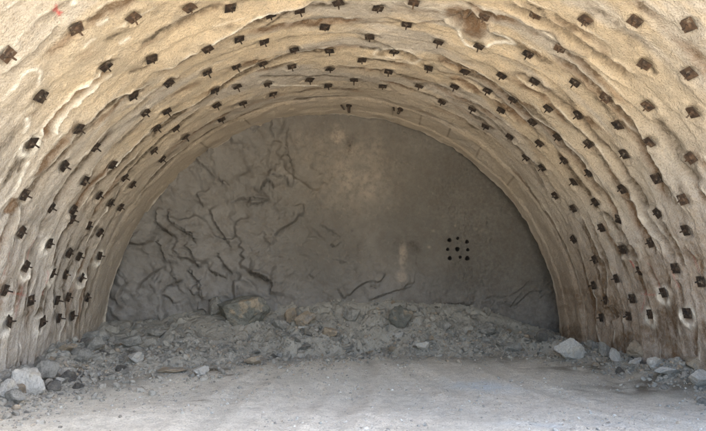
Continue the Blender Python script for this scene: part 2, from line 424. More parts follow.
ys = np.concatenate([np.arange(MOUTH, 6.0, .05), np.arange(6.0, D+.001, .024)])
extra = 5
th = np.linspace(math.radians(-104), math.radians(104), 1000)
TH, YY = np.meshgrid(th, ys)
S = TH*R
X0, Z0 = np.sin(TH), np.cos(TH)
disp = np.zeros(S.shape)          # towards the axis
att = {k: np.zeros(S.shape) for k in ('stain_shade', 'brown', 'pale', 'red', 'low', 'deep')}
# overlapping sprayed layers between the buried ribs
w1 = fbm(S, YY, 0*S, .35, 3); w2 = fbm(S, YY, 0*S+40, 1.1, 3)
lay = (YY+.30*w1+.10*w2)/.60
saw = lay-np.floor(lay)
dr0 = fbm(S, YY, 0*S+75, 3.0, 3)
amp = .035+.045*sstep(-.3, .5, fbm(S*.5, YY, 0*S+9, .5, 2))
side = sstep(.35, 1.1, np.abs(TH)/1.57)
band = sstep(D-1.15, D-1.35, YY)
lam = saw**1.3*sstep(1, .90, saw)
disp += .68*band*amp*(1.5*lam-.35)*(.38+.55*side)*(.55+.9*sstep(-.4,.5,fbm(S*.8, YY, 0*S+19, .8, 3)))
lmask = sstep(-.2, .3, fbm(S*.5, YY, 0*S+70, .8, 3)+.25*side)
att['stain_shade'] += band*(.40*sstep(.42, .12, saw+.12*dr0)+.55*sstep(.24, .10, saw+.08*dr0))*lmask*sstep(-.45, .1, fbm(S*1.2, YY*2, 0*S+73, 1.5, 3))  # shade beyond each layer edge painted in
att['brown'] += band*.6*sstep(.5, .2, saw)*lmask*sstep(-.1, .4, fbm(S*.5, YY, 0*S+170, 1.2, 3))
att['pale'] += band*(.45+.4*sstep(-.5, -1.1, TH))*np.exp(-((saw-.87)/.035)**2)*lmask*sstep(-.2, .3, fbm(S, YY, 0*S+71, 2.0, 3))  # lit rim of each layer painted pale
disp += .10*w1*band + .030*fbm(X0*R, YY, Z0*R, 1.3, 4) + .008*fbm(X0*R, YY, Z0*R, 7, 3, .6)*(.4+.6*band)
# drips running along the ring direction
dr = fbm(S*.35, YY*3.0, 0*S+3, 1.0, 2)
dr2 = fbm(S*.22+.3*w1, YY*6.5, 0*S+13, 1.0, 2)
disp += .022*dr*band*(.3+.7*side) + .018*dr2*band*side + .012*fbm(X0*R, YY, Z0*R, 4, 3)
att['stain_shade'] += band*side*.55*sstep(-.12, -.42, dr2+.15*w2)
for pts, kind, w, h, st, br, pl in LINES:
    pl_sy = smooth_line(s_y(pts)); arr = np.array(pl_sy)
    mg = 1.0
    m = (S > arr[:, 0].min()-mg) & (S < arr[:, 0].max()+mg) & (YY > arr[:, 1].min()-mg) & (YY < arr[:, 1].max()+mg)
    if not m.any(): continue
    if w >= .1 and kind != 'scar' and br < .5: st *= .6; h *= 1.7
    s, y = S[m], YY[m]
    jx = .05*perlin(s*2.5, y*2.5, 0*s+5)+.012*perlin(s*9, y*9, 0*s)
    d, ny, run = seg_field(s+jx, y+jx*.8, pl_sy)
    dy = (y+jx*.8)-ny
    tap = sstep(0, .12, run)*sstep(1, .88, run)
    vary = .65+.55*perlin(s*1.7, y*1.7, 0*s+2)
    sg = np.where(dy < 0, 1, -1)
    if kind == 'lip':
        sd = d*sg                        # positive on the side nearer the mouth
        up = sstep(-.02, .03, sd)*np.exp(-np.maximum(sd, 0)/.28)
        dn = np.exp(-((sd+w*.7)/(w*.7))**2)
        h *= 1.05; w *= 1.15; st = min(1, st+.25); pl = min(1.1, pl*1.25+.1); disp[m] += tap*vary*h*(up-.6*dn)
        a_s = sstep(.015, -.02, sd)*np.exp(-(np.minimum(sd+w*1.3, 0)/(w*.8))**2); a_p = np.exp(-((sd-w*.35)/(w*.33))**2)*np.clip(.7+.8*perlin(s*4, y*4, 0*s+33), 0, 1.2)  # shadow beyond the lip and its lit edge painted in
        a_b = np.exp(-((sd+w*2.4)/(w*1.5))**2)
    elif kind in ('trough', 'scar'):
        core = np.exp(-(d/w)**4); rim = np.exp(-((d-w*1.3)/(w*.27))**2)*np.clip(.75+.8*perlin(s*4, y*4, 0*s+31), 0, 1.2)
        disp[m] += tap**(.3 if kind == 'scar' else 1)*(-h*core*(1+.6*perlin(s*7, y*7, 0*s)+.35*perlin(s*17, y*17, 0*s))+h*.55*rim)
        a_s, a_p, a_b = core*(dy > -w*.3), rim, core
        if kind == 'scar': tap = np.ones_like(tap)
    elif kind == 'rim':
        w *= .8; pl *= 1.3; r_ = np.exp(-(d/w)**2)*np.clip(.8+.7*perlin(s*5, y*5, 0*s+32), 0, 1.2); disp[m] += tap*h*.6*r_; a_s, a_p, a_b = 0*r_, r_, np.exp(-((dy-w)/(w))**2)*np.exp(-(d/(2*w))**2)
    else:
        st = min(1, st*1.4+.1); r_ = np.exp(-(d/w)**2); disp[m] += tap*vary*(-1.3*h*r_); a_s, a_p, a_b = r_, np.exp(-((dy+w*1.4)/(w*.5))**2)*np.exp(-(d/(2*w))**2), r_  # groove shadow painted along the furrow
    for k, v, a in (('stain_shade', min(1.1, st*1.35), a_s), ('pale', pl, a_p), ('brown', br, a_b)):
        att[k][m] = np.maximum(att[k][m], v*a*tap)
for lst, key, w, v in ((PINK, 'red', .018, .30), (RED, 'red', .025, .8)):
    for pts in lst:
        pl_sy = s_y(pts); arr = np.array(pl_sy)
        m = (S > arr[:, 0].min()-.3) & (S < arr[:, 0].max()+.3) & (YY > arr[:, 1].min()-.3) & (YY < arr[:, 1].max()+.3)
        if not m.any(): continue
        s, y = S[m], YY[m]
        d, _, _ = seg_field(s+.03*perlin(s*5, y*5, 0*s), y+.03*perlin(s*5, y*5, 0*s+3), pl_sy)
        att[key][m] = np.maximum(att[key][m], v*np.exp(-(d/w)**2))
# recess, dirt streak and mortar around every bolt plate
hr = np.random.RandomState(3)
HALO = {(24, 265.7), (38, 321), (48.5, 243), (51, 273), (98.5, 255.4), (80, 277), (32.4, 143), (3, 51), (3.5, 321), (651, 314), (692.7, 312.5), (666.4, 292)}
halos = [on_arch(*h) for h in HALO]
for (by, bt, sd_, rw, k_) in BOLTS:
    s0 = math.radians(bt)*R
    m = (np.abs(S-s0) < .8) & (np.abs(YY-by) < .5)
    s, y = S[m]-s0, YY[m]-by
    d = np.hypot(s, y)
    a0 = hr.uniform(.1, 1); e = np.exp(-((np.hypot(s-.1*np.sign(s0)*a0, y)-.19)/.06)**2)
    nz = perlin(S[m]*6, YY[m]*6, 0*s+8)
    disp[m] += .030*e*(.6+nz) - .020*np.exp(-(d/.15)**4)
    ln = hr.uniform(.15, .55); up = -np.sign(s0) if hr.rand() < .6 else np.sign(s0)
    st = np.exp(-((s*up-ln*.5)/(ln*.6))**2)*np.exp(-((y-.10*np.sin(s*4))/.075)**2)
    att['stain_shade'][m] = np.maximum(att['stain_shade'][m], hr.choice([.15, .35, .7], p=[.4, .35, .25])*st)
    att['stain_shade'][m] = np.maximum(att['stain_shade'][m], .45*np.exp(-(d/.145)**6))
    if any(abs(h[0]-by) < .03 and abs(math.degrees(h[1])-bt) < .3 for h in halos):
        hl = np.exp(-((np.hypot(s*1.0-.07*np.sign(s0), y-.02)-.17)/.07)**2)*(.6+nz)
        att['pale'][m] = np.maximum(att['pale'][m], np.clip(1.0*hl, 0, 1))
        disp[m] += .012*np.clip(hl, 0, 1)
# the last advance: a smooth strip with radial joints, then the ragged end
shadeR = sstep(1.0, 1.45, TH+.08*w1)  # lower right wall, where weaker light is painted into the colour
st_d = YY-(D-1.18+.05*w2)
disp += .06*sstep(-.05, .03, st_d)
att['stain_shade'] += .8*np.exp(-(st_d/.03)**2)*(.5+.5*sstep(-.2, .3, fbm(S, YY, 0*S+2, 1.2, 2)))  # shadow line of the step painted in
st_2 = YY-(D-.42+.04*w2)
disp += .035*sstep(-.03, .03, st_2)*sstep(-.3, .2, TH)
att['stain_shade'] += .30*np.exp(-(st_2/.02)**2)*sstep(-.2, .3, TH)  # second step shadow, painted on the right half
for jd in (13.5, 21.0, 29.0, 38.0, -24.0, -36, 49.0):
    js = math.radians(jd)*R; dd = np.abs(S-js-.15*(YY-D))
    a_ = np.exp(-(dd/.022)**2)*sstep(D-1.15, D-1.1, YY)*sstep(D-.38, D-.45, YY)
    disp -= .02*a_; att['stain_shade'] = np.maximum(att['stain_shade'], .65*a_)
disp += .03*sstep(D-.35, D, YY)*fbm(S, YY, 0*S+44, 1.6, 4)+.03*sstep(D-1.2, D-1.0, YY)*fbm(S, YY, 0*S+45, 1.0, 3)
att['pale'] = np.maximum(att['pale'], (.25+.5*sstep(.2, -1.0, TH))*sstep(D-.14, D-.05, YY)*sstep(-.5, .2, w2))
att['brown'] = np.maximum(att['brown'], .42*shadeR)
att['stain_shade'] = np.maximum(att['stain_shade'], .42*shadeR*sstep(9, 12, YY)*(.7+.6*fbm(S*.6, YY, 0*S+14, 1.5, 3)))  # painted shade deepens towards the face
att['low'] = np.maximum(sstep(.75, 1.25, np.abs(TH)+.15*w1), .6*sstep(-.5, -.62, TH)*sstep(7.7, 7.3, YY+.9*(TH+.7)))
att['low'] = np.maximum(att['low'], .75*sstep(-.05, .45, fbm(S*.35, YY*1.6, 0*S+88, .8, 4)))
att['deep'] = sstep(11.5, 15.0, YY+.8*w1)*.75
att['stain_shade'] += .55*sstep(1.2, 1.5, TH+.06*w1)*sstep(.0, .5, fbm(S*2, YY*.8, 0*S+12, 1.2, 4)+.15)  # more painted shade low on the right wall
for k in att: att[k] = np.clip(att[k], 0, 1)
LIN_DISP = disp
rr = R-disp
yend = YY.copy(); yend[-1] += .06*fbm(S[-1], 0*S[-1], 0*S[-1], 2.0, 4)
V = np.stack([CX+rr*X0, yend, CZ+rr*Z0], -1)
# thickness of the shell at its far end, and a sleeve going on into the rock
ex = []
for k, (dr_, dyy) in enumerate([(.03, .02), (.12, .03), (.34, .05), (.40, .4), (.45, 3.2)]):
    r2 = np.maximum(rr[-1], R-.03)+dr_
    ex.append(np.stack([CX+r2*X0[-1], yend[-1]+dyy, CZ+r2*Z0[-1]], -1))
V = np.concatenate([V, np.stack(ex)], 0)
for k in att: att[k] = np.concatenate([att[k], np.repeat(att[k][-1:], 5, 0)*.3], 0)
nr, nc = V.shape[:2]
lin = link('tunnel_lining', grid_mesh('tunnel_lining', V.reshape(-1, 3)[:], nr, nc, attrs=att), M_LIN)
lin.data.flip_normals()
tag(lin, 'beige sprayed concrete lining arching over the whole tunnel', 'tunnel lining')
def lin_disp(y, tdeg):
    i = int(np.argmin(np.abs(ys-y))); j = int(np.argmin(np.abs(th-math.radians(tdeg))))
    return float(np.percentile(LIN_DISP[max(0, i-4):i+5, max(0, j-7):j+8], 82))

# ------------------------------------------------------------------ rock face
H1 = lambda *l: P2(l, 90, 210, 3.917)
H2 = lambda *l: P2(l, 400, 200, 3.917)
H3 = lambda *l: P2(l, 250, 200, 3.917)
Mz = lambda *l: P2(l, 90, 100, 3.917)
Nz = lambda *l: P2(l, 260, 90, 3.917)
# (points, step height m, crack width m, stain)   the part above the crack stands proud
FL = [
 (H1((110,225),(150,265),(188,280),(150,320),(150,360),(170,385)), .16, .05, .95),
 (H1((310,220),(250,260),(210,300),(205,335),(220,360)), .13, .05, .8),
 (H1((290,0),(285,60),(310,90),(350,112)), .14, .05, .9),
 (H1((325,10),(335,60),(370,90),(415,105),(430,145)), .16, .05, .95),
 (H1((270,125),(300,160),(308,220)), .12, .05, .8),
 (H1((380,145),(415,165),(420,205),(440,235)), .14, .05, .9),
 (H1((385,235),(425,265),(440,320),(445,365)), .12, .05, .85),
 (H1((290,330),(310,300),(365,285),(375,265)), .14, .055, .95),
 (H1((290,330),(325,345),(335,370)), .10, .05, .8),
 (H1((470,230),(500,255),(550,270)), .13, .05, .9),
 (H1((505,165),(520,200),(550,240),(575,255)), .10, .07, .45),
 (H1((580,300),(580,340)), .10, .04, .8),
 (H1((620,245),(660,255),(690,280),(715,290)), .18, .05, 1),
 (H1((400,310),(420,335)), .10, .04, .8),
 (H1((430,390),(460,390),(465,415)), .10, .05, .9),
 (H1((470,0),(500,60),(540,120),(565,160)), .14, .07, .35),
 (H1((60,370),(90,350)), .10, .05, .8),
 (H1((170,80),(210,120)), .10, .05, .4),
 (H3((5,285),(60,300),(90,325),(82,375)), .18, .045, 1),
 (H3((100,150),(120,120),(185,90),(190,60)), .14, .07, .55),
 (H3((340,345),(355,375),(372,388)), .08, .035, .9),
 (H3((0,30),(40,20),(85,5)), .16, .08, .9),
 (H3((205,20),(215,60)), .08, .04, .35),
 (H3((270,100),(320,125),(360,150)), .06, .04, .25),
 (H3((380,380),(430,335),(480,312),(500,330),(530,290)), .12, .04, .12),
 (H3((470,330),(500,345)), .06, .03, .95),
 (H3((455,400),(530,370),(600,345),(640,340)), .12, .04, .12),
 (H3((600,345),(615,325),(640,330)), .08, .04, .7),
 (H3((230,290),(250,310)), .06, .04, .7),
 (H3((318,170),(335,188)), .05, .035, 1),
 (Mz((410,240),(450,275),(510,325),(545,350)), .14, .08, .30),
 (Mz((430,380),(455,430)), .12, .05, .6),
 (Mz((340,310),(345,345)), .06, .06, .9),
 (Mz((560,410),(610,395),(650,400),(700,395)), .14, .06, .8),
 (Mz((600,200),(630,210)), .06, .04, .3),
 (Mz((640,150),(680,115)), .08, .05, .35),
 (Nz((5,420),(30,350),(60,400)), .18, .06, .9),
 (Nz((30,350),(95,350),(120,395)), .12, .05, .7),
 (Nz((130,395),(135,330),(120,280),(100,220),(115,150)), .12, .045, .55),
 (H2((150,410),(210,405),(290,412)), .10, .06, 1),
 (H2((310,395),(360,375),(420,380),(470,345),(490,310),(545,345)), .03, .03, .05),
 (H2((440,420),(470,390),(500,350),(550,368),(520,390)), .04, .04, .3),
 (H2((450,75),(480,70),(505,95),(500,130)), .07, .05, .2),
 (H2((560,265),(600,262)), .10, .08, .95),
 (H2((600,370),(620,410)), .12, .12, .9),
 (H2((335,60),(345,120)), .05, .03, .4),
 (H2((400,400),(430,420)), .12, .14, .7),
]
xs = np.concatenate([np.arange(CX-7.1, CX+7.1, .027)])
zs = np.arange(-.6, CZ+7.1, .027)
hx0, hz0 = on_face(446, 236); hx1, hz1 = on_face(470, 262)
xs = np.unique(np.round(np.concatenate([xs[(xs < hx0) | (xs > hx1)], np.arange(hx0, hx1, .011)]), 4))
zs = np.unique(np.round(np.concatenate([zs[(zs < hz1) | (zs > hz0)], np.arange(hz1, hz0, .011)]), 4))
FX, FZ = np.meshgrid(xs, zs)
def face_base(x, z):
    rel = (z-CZ)/R
    y = face_depth(z)+.18*fbm(x, z, 0*x+3, .35, 3)
    lft = sstep(1.5, -2.5, x)
    y = y-.20*lft*np.abs(fbm(x+z*.5, z, 0*x+31, .7, 3))-.25*sstep(R-1.6, R, np.hypot(x-CX, z-CZ))*0
    tor = np.hypot(x-CX, z-CZ)
    return y-.30*sstep(R-1.0, R+.1, tor)
FYv = face_base(FX, FZ)
lft = sstep(2.0, -2.0, FX)
FYv -= .05*fbm(FX, FYv, FZ, 1.3, 5)*(.5+lft)+.014*fbm(FX, FYv*0, FZ, 6, 3, .6)
# the folded, slabby rock showing through on the left
fo = fbm(FX*1.0+.45*FZ, FZ*.55, 0*FX+55, .9, 4)
fo2 = fbm(FX*1.0+.6*FZ, FZ*.8-.2*FX, 0*FX+15, 2.3, 3)
wx = FX+.45*FZ+.35*fbm(FX, 0*FX, FZ, 1.1, 3); wz = (FZ-.45*FX)*.62+.35*fbm(FX, 0*FX+7, FZ, 1.1, 3)
lm = .12+.88*lft
facet = facets(wx, wz, .62, 3, 1.5)*.44+facets(wx+4, wz, 1.4, 5, 1.4)*.16
for _ in range(3):
    facet[1:-1, 1:-1] = (facet[1:-1, 1:-1]*2+facet[:-2, 1:-1]+facet[2:, 1:-1]+facet[1:-1, :-2]+facet[1:-1, 2:])/6
FYv -= lm*facet+lft*(.03*(.6-np.abs(fo)*1.8)+.02*(.6-np.abs(fo2)*1.8))
FYv -= .03*sstep(-.2, .3, fbm(FX, 0*FX, FZ, .8, 2))*fbm(FX, 0*FX+8, FZ, 9, 3, .7)
fatt = {k: np.zeros(FX.shape) for k in ('stain_shade', 'pale', 'low')}
for pts, h, w, st in FL:
    pl_ = smooth_line([on_face(px, py) for px, py in pts]); arr = np.array(pl_)
    m = (FX > arr[:, 0].min()-.9) & (FX < arr[:, 0].max()+.9) & (FZ > arr[:, 1].min()-.9) & (FZ < arr[:, 1].max()+.9)
    if not m.any(): continue
    x, z = FX[m], FZ[m]
    jx = .08*perlin(x*3, z*3, 0*x+5)+.04*perlin(x*9, z*9, 0*x+6)+.02*perlin(x*22, z*22, 0*x)
    w = w*.85*np.clip(.6+1.1*perlin(x*5, z*5, 0*x+9), .2, 1.5); h = h*1.75
    # which side: left-normal of the run of the line, flipped so that it looks upward / left
    d, nz_, run = seg_field(x+jx, z+jx, pl_)
    dv = arr[-1]-arr[0]; nrm = np.array([-dv[1], dv[0]]); nrm /= np.linalg.norm(nrm)+1e-9
    if nrm[1]-.4*nrm[0] < 0: nrm = -nrm
    best = np.full(x.shape, 1e9); sgn = np.zeros(x.shape)
    for k in range(len(arr)-1):
        a, b = arr[k], arr[k+1]; dd = b-a; t = np.clip(((x-a[0])*dd[0]+(z-a[1])*dd[1])/((dd**2).sum()+1e-9), 0, 1)
        q = np.hypot(x-a[0]-t*dd[0], z-a[1]-t*dd[1]); ln = np.array([-dd[1], dd[0]])
        if ln@nrm < 0: ln = -ln
        sg = np.sign((x-a[0])*ln[0]+(z-a[1])*ln[1]); mm = q < best; best[mm] = q[mm]; sgn[mm] = sg[mm]
    sd = d*sgn; tap = sstep(0, .15, run)*sstep(1, .85, run)
    up = sstep(-.01, .03, sd)*np.exp(-np.maximum(sd, 0)/.30)
    FYv[m] -= tap*(h*.8*up-.05*np.exp(-((sd+.03)/w)**2))
    fatt['stain_shade'][m] = np.maximum(fatt['stain_shade'][m], st*.62*tap*np.exp(-((sd+w*.35)/(w*.55))**2))  # crack shadow painted under the proud part
def blob(px, py, rx, rz, v, key='pale', soft=2):
    x0, z0 = on_face(px, py)
    q = ((FX-x0)/rx)**2+((FZ-z0)/rz)**2
    n = .75+.6*fbm(FX, 0*FX, FZ+px, 2.5, 3)
    fatt[key] = np.maximum(fatt[key], v*np.exp(-q**(soft/2))*np.clip(n, 0, 1.3))
blob(337, 138, .35, .30, .6); blob(352, 150, .5, .22, .5); blob(374, 165, .28, .9, .5); blob(370, 190, .45, .5, .45)
blob(350, 175, 1.3, 1.1, .42); blob(310, 150, .8, .6, .3); blob(403, 258, .13, .5, .6, 'pale', 4); blob(401, 277, .16, .22, .5, 'pale', 4)
blob(349, 145, .12, .16, .75, 'stain_shade'); blob(353, 141, .07, .12, .6, 'stain_shade')
blob(413, 245, .18, .12, .95, 'stain_shade'); blob(416, 250, .2, .16, .7, 'stain_shade'); blob(416, 260, .03, .3, .6, 'stain_shade')
blob(352, 231, .05, .05, 1, 'stain_shade'); blob(453, 305, .8, .08, .8, 'stain_shade')  # long flat blob paints in the shade of a crevice
for px, py in ((433, 231), (455, 226), (476, 229), (429, 247), (487, 249), (443, 217), (482, 230)): blob(px, py, .05, .045, .45)
FZ0 = sstep(3.2, .6, FZ+.5*fbm(FX, 0*FX, FZ, .6, 2))
fatt['low'] = np.clip(FZ0+.55*sstep(1.0, -3.0, FX), 0, 1)
fatt['stain_shade'] = np.maximum(fatt['stain_shade'], .35*sstep(1.5, 5.5, FX+.8*fbm(FX, 0*FX, FZ, .5, 3)))  # face darkens towards the right

for k in fatt: fatt[k] = np.clip(fatt[k], 0, 1)
# real pits where the drill holes are
HOLES = [(449.3, 240.1, .055), (457.4, 238.2, .042), (467, 241.5, .055), (447.5, 249.3, .045), (457.4, 249, .06), (468.2, 249.6, .045),
         (449.3, 258.3, .055), (460.1, 257.1, .042), (467.5, 258.2, .062)]
hp = [(*on_face(px, py), r) for px, py, r in HOLES]
keep = np.hypot((FX[:-1, :-1]+.013-CX), (FZ[:-1, :-1]+.013-CZ)) < R+.62
cxq = (FX[:-1, :-1]+FX[1:, 1:])/2; czq = (FZ[:-1, :-1]+FZ[1:, 1:])/2
for x, z, r in hp: keep &= np.hypot(cxq-x, czq-z) > r
FV = np.stack([FX, FYv, FZ], -1).reshape(-1, 3)
face = link('headwall', grid_mesh('headwall', FV, len(zs), len(xs), keep, fatt), M_FACE)
tag(face, 'dark grey brown rock face closing off the far end of the tunnel', 'rock wall')
def face_y(x, z):
    i = int(np.argmin(np.abs(zs-z))); j = int(np.argmin(np.abs(xs-x))); return float(FYv[i, j])
for x, z, r in hp:
    n = 20; a = np.linspace(0, 2*np.pi, n, endpoint=False)
    rings = []
    yb = face_y(x, z)
    for rad, yy in ((r*1.28, .03), (r*1.2, -.012), (r*1.0, -.016), (r*.93, .02), (r*.9, .45), (r*.02, .46)):
        rad_ = rad*(1+.07*np.sin(3*a+x*9)+.04*np.sin(7*a))
        rings.append(np.stack([x+rad_*np.cos(a), np.full(n, yb+yy), z+rad_*np.sin(a)], -1))
    VV = np.concatenate(rings); F = []
    for k in range(len(rings)-1):
        for q in range(n): F.append((k*n+q, k*n+(q+1) % n, (k+1)*n+(q+1) % n, (k+1)*n+q))
    me = raw_mesh('drill_hole', VV, np.array(F)); link('drill_hole', me, M_HOLE, face)

# ------------------------------------------------------------------ ground with the muck heap
gx = np.unique(np.round(np.concatenate([np.array([-220, -150, -100, -60, -35, -20, -12, -8.5]), np.arange(-6.4, 9.0, .032), np.array([10, 13, 18, 28, 45, 80, 140, 220])]), 4))
gy = np.unique(np.round(np.concatenate([np.array([-220, -140, -80, -45, -25, -14, -8, -4, -1]), np.arange(0, 5.5, .15), np.arange(5.5, 18.2, .032), np.array([19, 21, 30, 50, 90, 160, 260])]), 4))
TOPX = [-60, 90, 105, 140, 205, 230, 250, 290, 340, 400, 450, 480, 505, 520, 560, 590, 760]
TOPY = [322, 322, 322, 320, 304, 303, 300, 303, 301, 297, 302, 307, 316, 324, 336, 340, 345]
tx, tz = zip(*[on_face(a, b, 17.0) for a, b in zip(TOPX, TOPY)])
FRX = [-6.5, -5.2, -4.2, -2.8, -1, 1, 4, 5.5, 7, 8.5]
FRY = [9.6, 10.2, 11.6, 13.2, 14.4, 14.9, 14.9, 14.8, 14.3, 13.5]
def ground_z(x, y):
    x = np.asarray(x, float); y = np.asarray(y, float); o = 0*x
    ins = sstep(-9.5, -6.3, x)*sstep(11, 8.7, x)
    z = .26*sstep(9, 15, y)*ins+.05*fbm(x, y, o+4, .5, 2)+.003*fbm(x, y, o+8, 2.6, 3)
    # wheel tracks of the loaders
    for c, a, amp_ in ((-1.3, .16, .035), (.6, .16, .035), (3.1, -.10, .03), (4.9, -.10, .03)):
        dd = x-(c+a*(y-8)+.15*np.sin(y*.6+c)); z = z-amp_*np.exp(-(dd/.22)**2)+amp_*.6*np.exp(-((np.abs(dd)-.36)/.13)**2)
    top = np.interp(x, tx, tz); fr = np.interp(x, FRX, FRY)-.25+.95*fbm(x, y*.5, o, .8, 3)
    t = np.clip((y-fr)/(17.0-fr), 0, 1.15)
    heap = (top-.28)*(np.minimum(t, 1)**1.25)*sstep(0, .12, t)
    q = .12*fbm(x, y, o+22, 2.0, 3)
    dusty = sstep(-.25, .25, fbm(x, y, o+61, .7, 3)+.12)
    lump = dusty*(.20*blocks(x+q, y*1.2, 1.1, 9)+.12*blocks(x*1.1+q, y*1.5+q, 2.9, 4)+.05*blocks(x+q*.5, y*1.3, 6.5, 2))+(1-dusty)*(.12+.05*blocks(x+q, y*1.3, 4.5, 8))+.20*fbm(x, y, o+21, .55, 3)-.07
    hm = sstep(0, .3, t)
    z = z+heap+hm*(lump-.06)*sstep(1.05, .8, t)
    # spoil against the walls
    wl = np.sqrt(np.maximum(R*R-CZ*CZ, 0)); dl = np.minimum(x-(CX-wl), (CX+wl)-x)
    berm = np.exp(-(np.maximum(dl, 0)/(.55+.25*perlin(x*.4, y*.7, o+3)))**2)*sstep(5.5, 8, y)*(.42+.25*perlin(o, y*.8, x*.3+6))
    z = z+np.maximum(berm, 0)*(1-hm)*(1-.25*sstep(2, 6, x)) + berm*hm*.3
    far = sstep(30, 120, np.hypot(x, y)); return z*(1-far)
def hit_ground(px, py):
    d = ray(px, py); t = 4.0
    P0 = np.array([0, 0, CAMZ])
    ts = np.arange(5.5, 17.6, .02); pts = P0+d[None]*ts[:, None]/d[1]
    g = ground_z(pts[:, 0], pts[:, 1]); k = np.argmax(pts[:, 2] <= g)
    if pts[k, 2] > g[k]:
        k = int(np.argmin(np.abs(pts[:, 1]-16.6)))
    return pts[k, 0], pts[k, 1], float(g[k])

GX, GY = np.meshgrid(gx, gy); GZ = ground_z(GX, GY)
GZ += .017*blocks(GX, GY, 7.0, 6)*sstep(-.1, .3, fbm(GX, GY, 0*GX+91, .8, 3))
GZ += np.where((GY > 13), .012*fbm(GX, GY, GZ, 8, 3, .6), .0035*fbm(GX, GY, GZ, 9, 3, .6))
fr_ = np.interp(GX, FRX, FRY)-.25+.95*fbm(GX, GY*.5, 0*GX, .8, 3)
wl = math.sqrt(R*R-CZ*CZ); dl = np.minimum(GX-(CX-wl), (CX+wl)-GX)
gatt = {'muck': np.maximum(sstep(-1.6, .6, GY-fr_+.5*fbm(GX, GY, 0*GX, 1.5, 3))*.85, .65*sstep(1.3, .5, dl+.5*fbm(GX, GY, 0*GX+4, 1.2, 3)))*(GY > 4),
        'outside': sstep(6.2, 4.2, GY)}
def gblob(px, py, rx, ry, v):
    x0, y0, _z = hit_ground(px, py)
    return v*np.exp(-(((GX-x0)/rx)**2+((GY-y0)/ry)**2))*np.clip(.7+1.3*fbm(GX, GY, 0*GX+px, 2.6, 4), 0, 1.2)
gatt['blue'] = np.clip(gblob(476, 385, .5, .45, .6)+gblob(496, 390, .6, .4, .45)+gblob(560, 425, .8, .2, .4), 0, 1)
gatt['damp_shade'] = np.clip(gblob(216, 370, .38, .22, 1)+gblob(232, 375, .2, .12, .8)+gblob(198, 401, .22, .07, .7)+gblob(306, 408, .2, .08, .6)+gblob(155, 378, .25, .12, .6)
                       +gblob(245, 385, 1.2, .3, .18)+gblob(660, 384, 1.5, .7, .8)+gblob(600, 366, 1.6, .6, .8)+gblob(530, 358, 1.2, .4, .5)+gblob(430, 395, .7, .25, .2), 0, 1)  # wide blobs along the right wall foot are painted shadow
ground = link('ground', grid_mesh('ground', np.stack([GX, GY, GZ], -1).reshape(-1, 3), len(gy), len(gx), None, gatt), M_GRD)
tag(ground, kind='structure')

# ------------------------------------------------------------------ rocks
import bmesh
def ico(sub):
    bm = bmesh.new(); bmesh.ops.create_icosphere(bm, subdivisions=sub, radius=1)
    V = np.array([v.co[:] for v in bm.verts]); F = np.array([[v.index for v in f.verts] for f in bm.faces]); bm.free(); return V, F
ICO4, ICO3, ICO1 = ico(5), ico(4), ico(2)
def rock_shape(base, seed, nplanes=13, rough=.05, flat=1.0):
    V, F = base; r = np.random.RandomState(seed)
    n = r.normal(size=(nplanes, 3)); n /= np.linalg.norm(n, axis=1)[:, None]
    d = r.uniform(.55, .95, nplanes)
    dots = V@n.T; rad = np.where(dots > .05, d/np.maximum(dots, .05), 9).min(1); rad = np.minimum(rad, 1.25)
    P_ = V*rad[:, None]
    if rough:
        q = fbm(P_[:, 0]+seed, P_[:, 1], P_[:, 2], 2.2, 4, .55); P_ = P_*(1+rough*q)[:, None]
    P_ = P_*np.array([1, r.uniform(.65, .95), flat*r.uniform(.6, .85)])
    P_ /= np.abs(P_[:, 0]).max()
    return P_, F
def rock_mesh(name, seed, m, big=False, flat=1.0, rough=.09):
    P_, F = rock_shape(ICO4 if big else ICO3, seed, 15 if big else 11, rough, flat)
    me = raw_mesh(name, P_, F, smooth=False if not big else True); me.materials.append(m); return me
def put_rock(me, x, y, z, sx, sy, sz, rz, tilt=(0, 0), label='', group=None, name='rock'):
    o = bpy.data.objects.new(name, me); COL.objects.link(o)
    o.location = (x, y, z); o.scale = (sx, sy, sz); o.rotation_euler = (tilt[0], tilt[1], rz)
    return tag(o, label, 'rock', group)
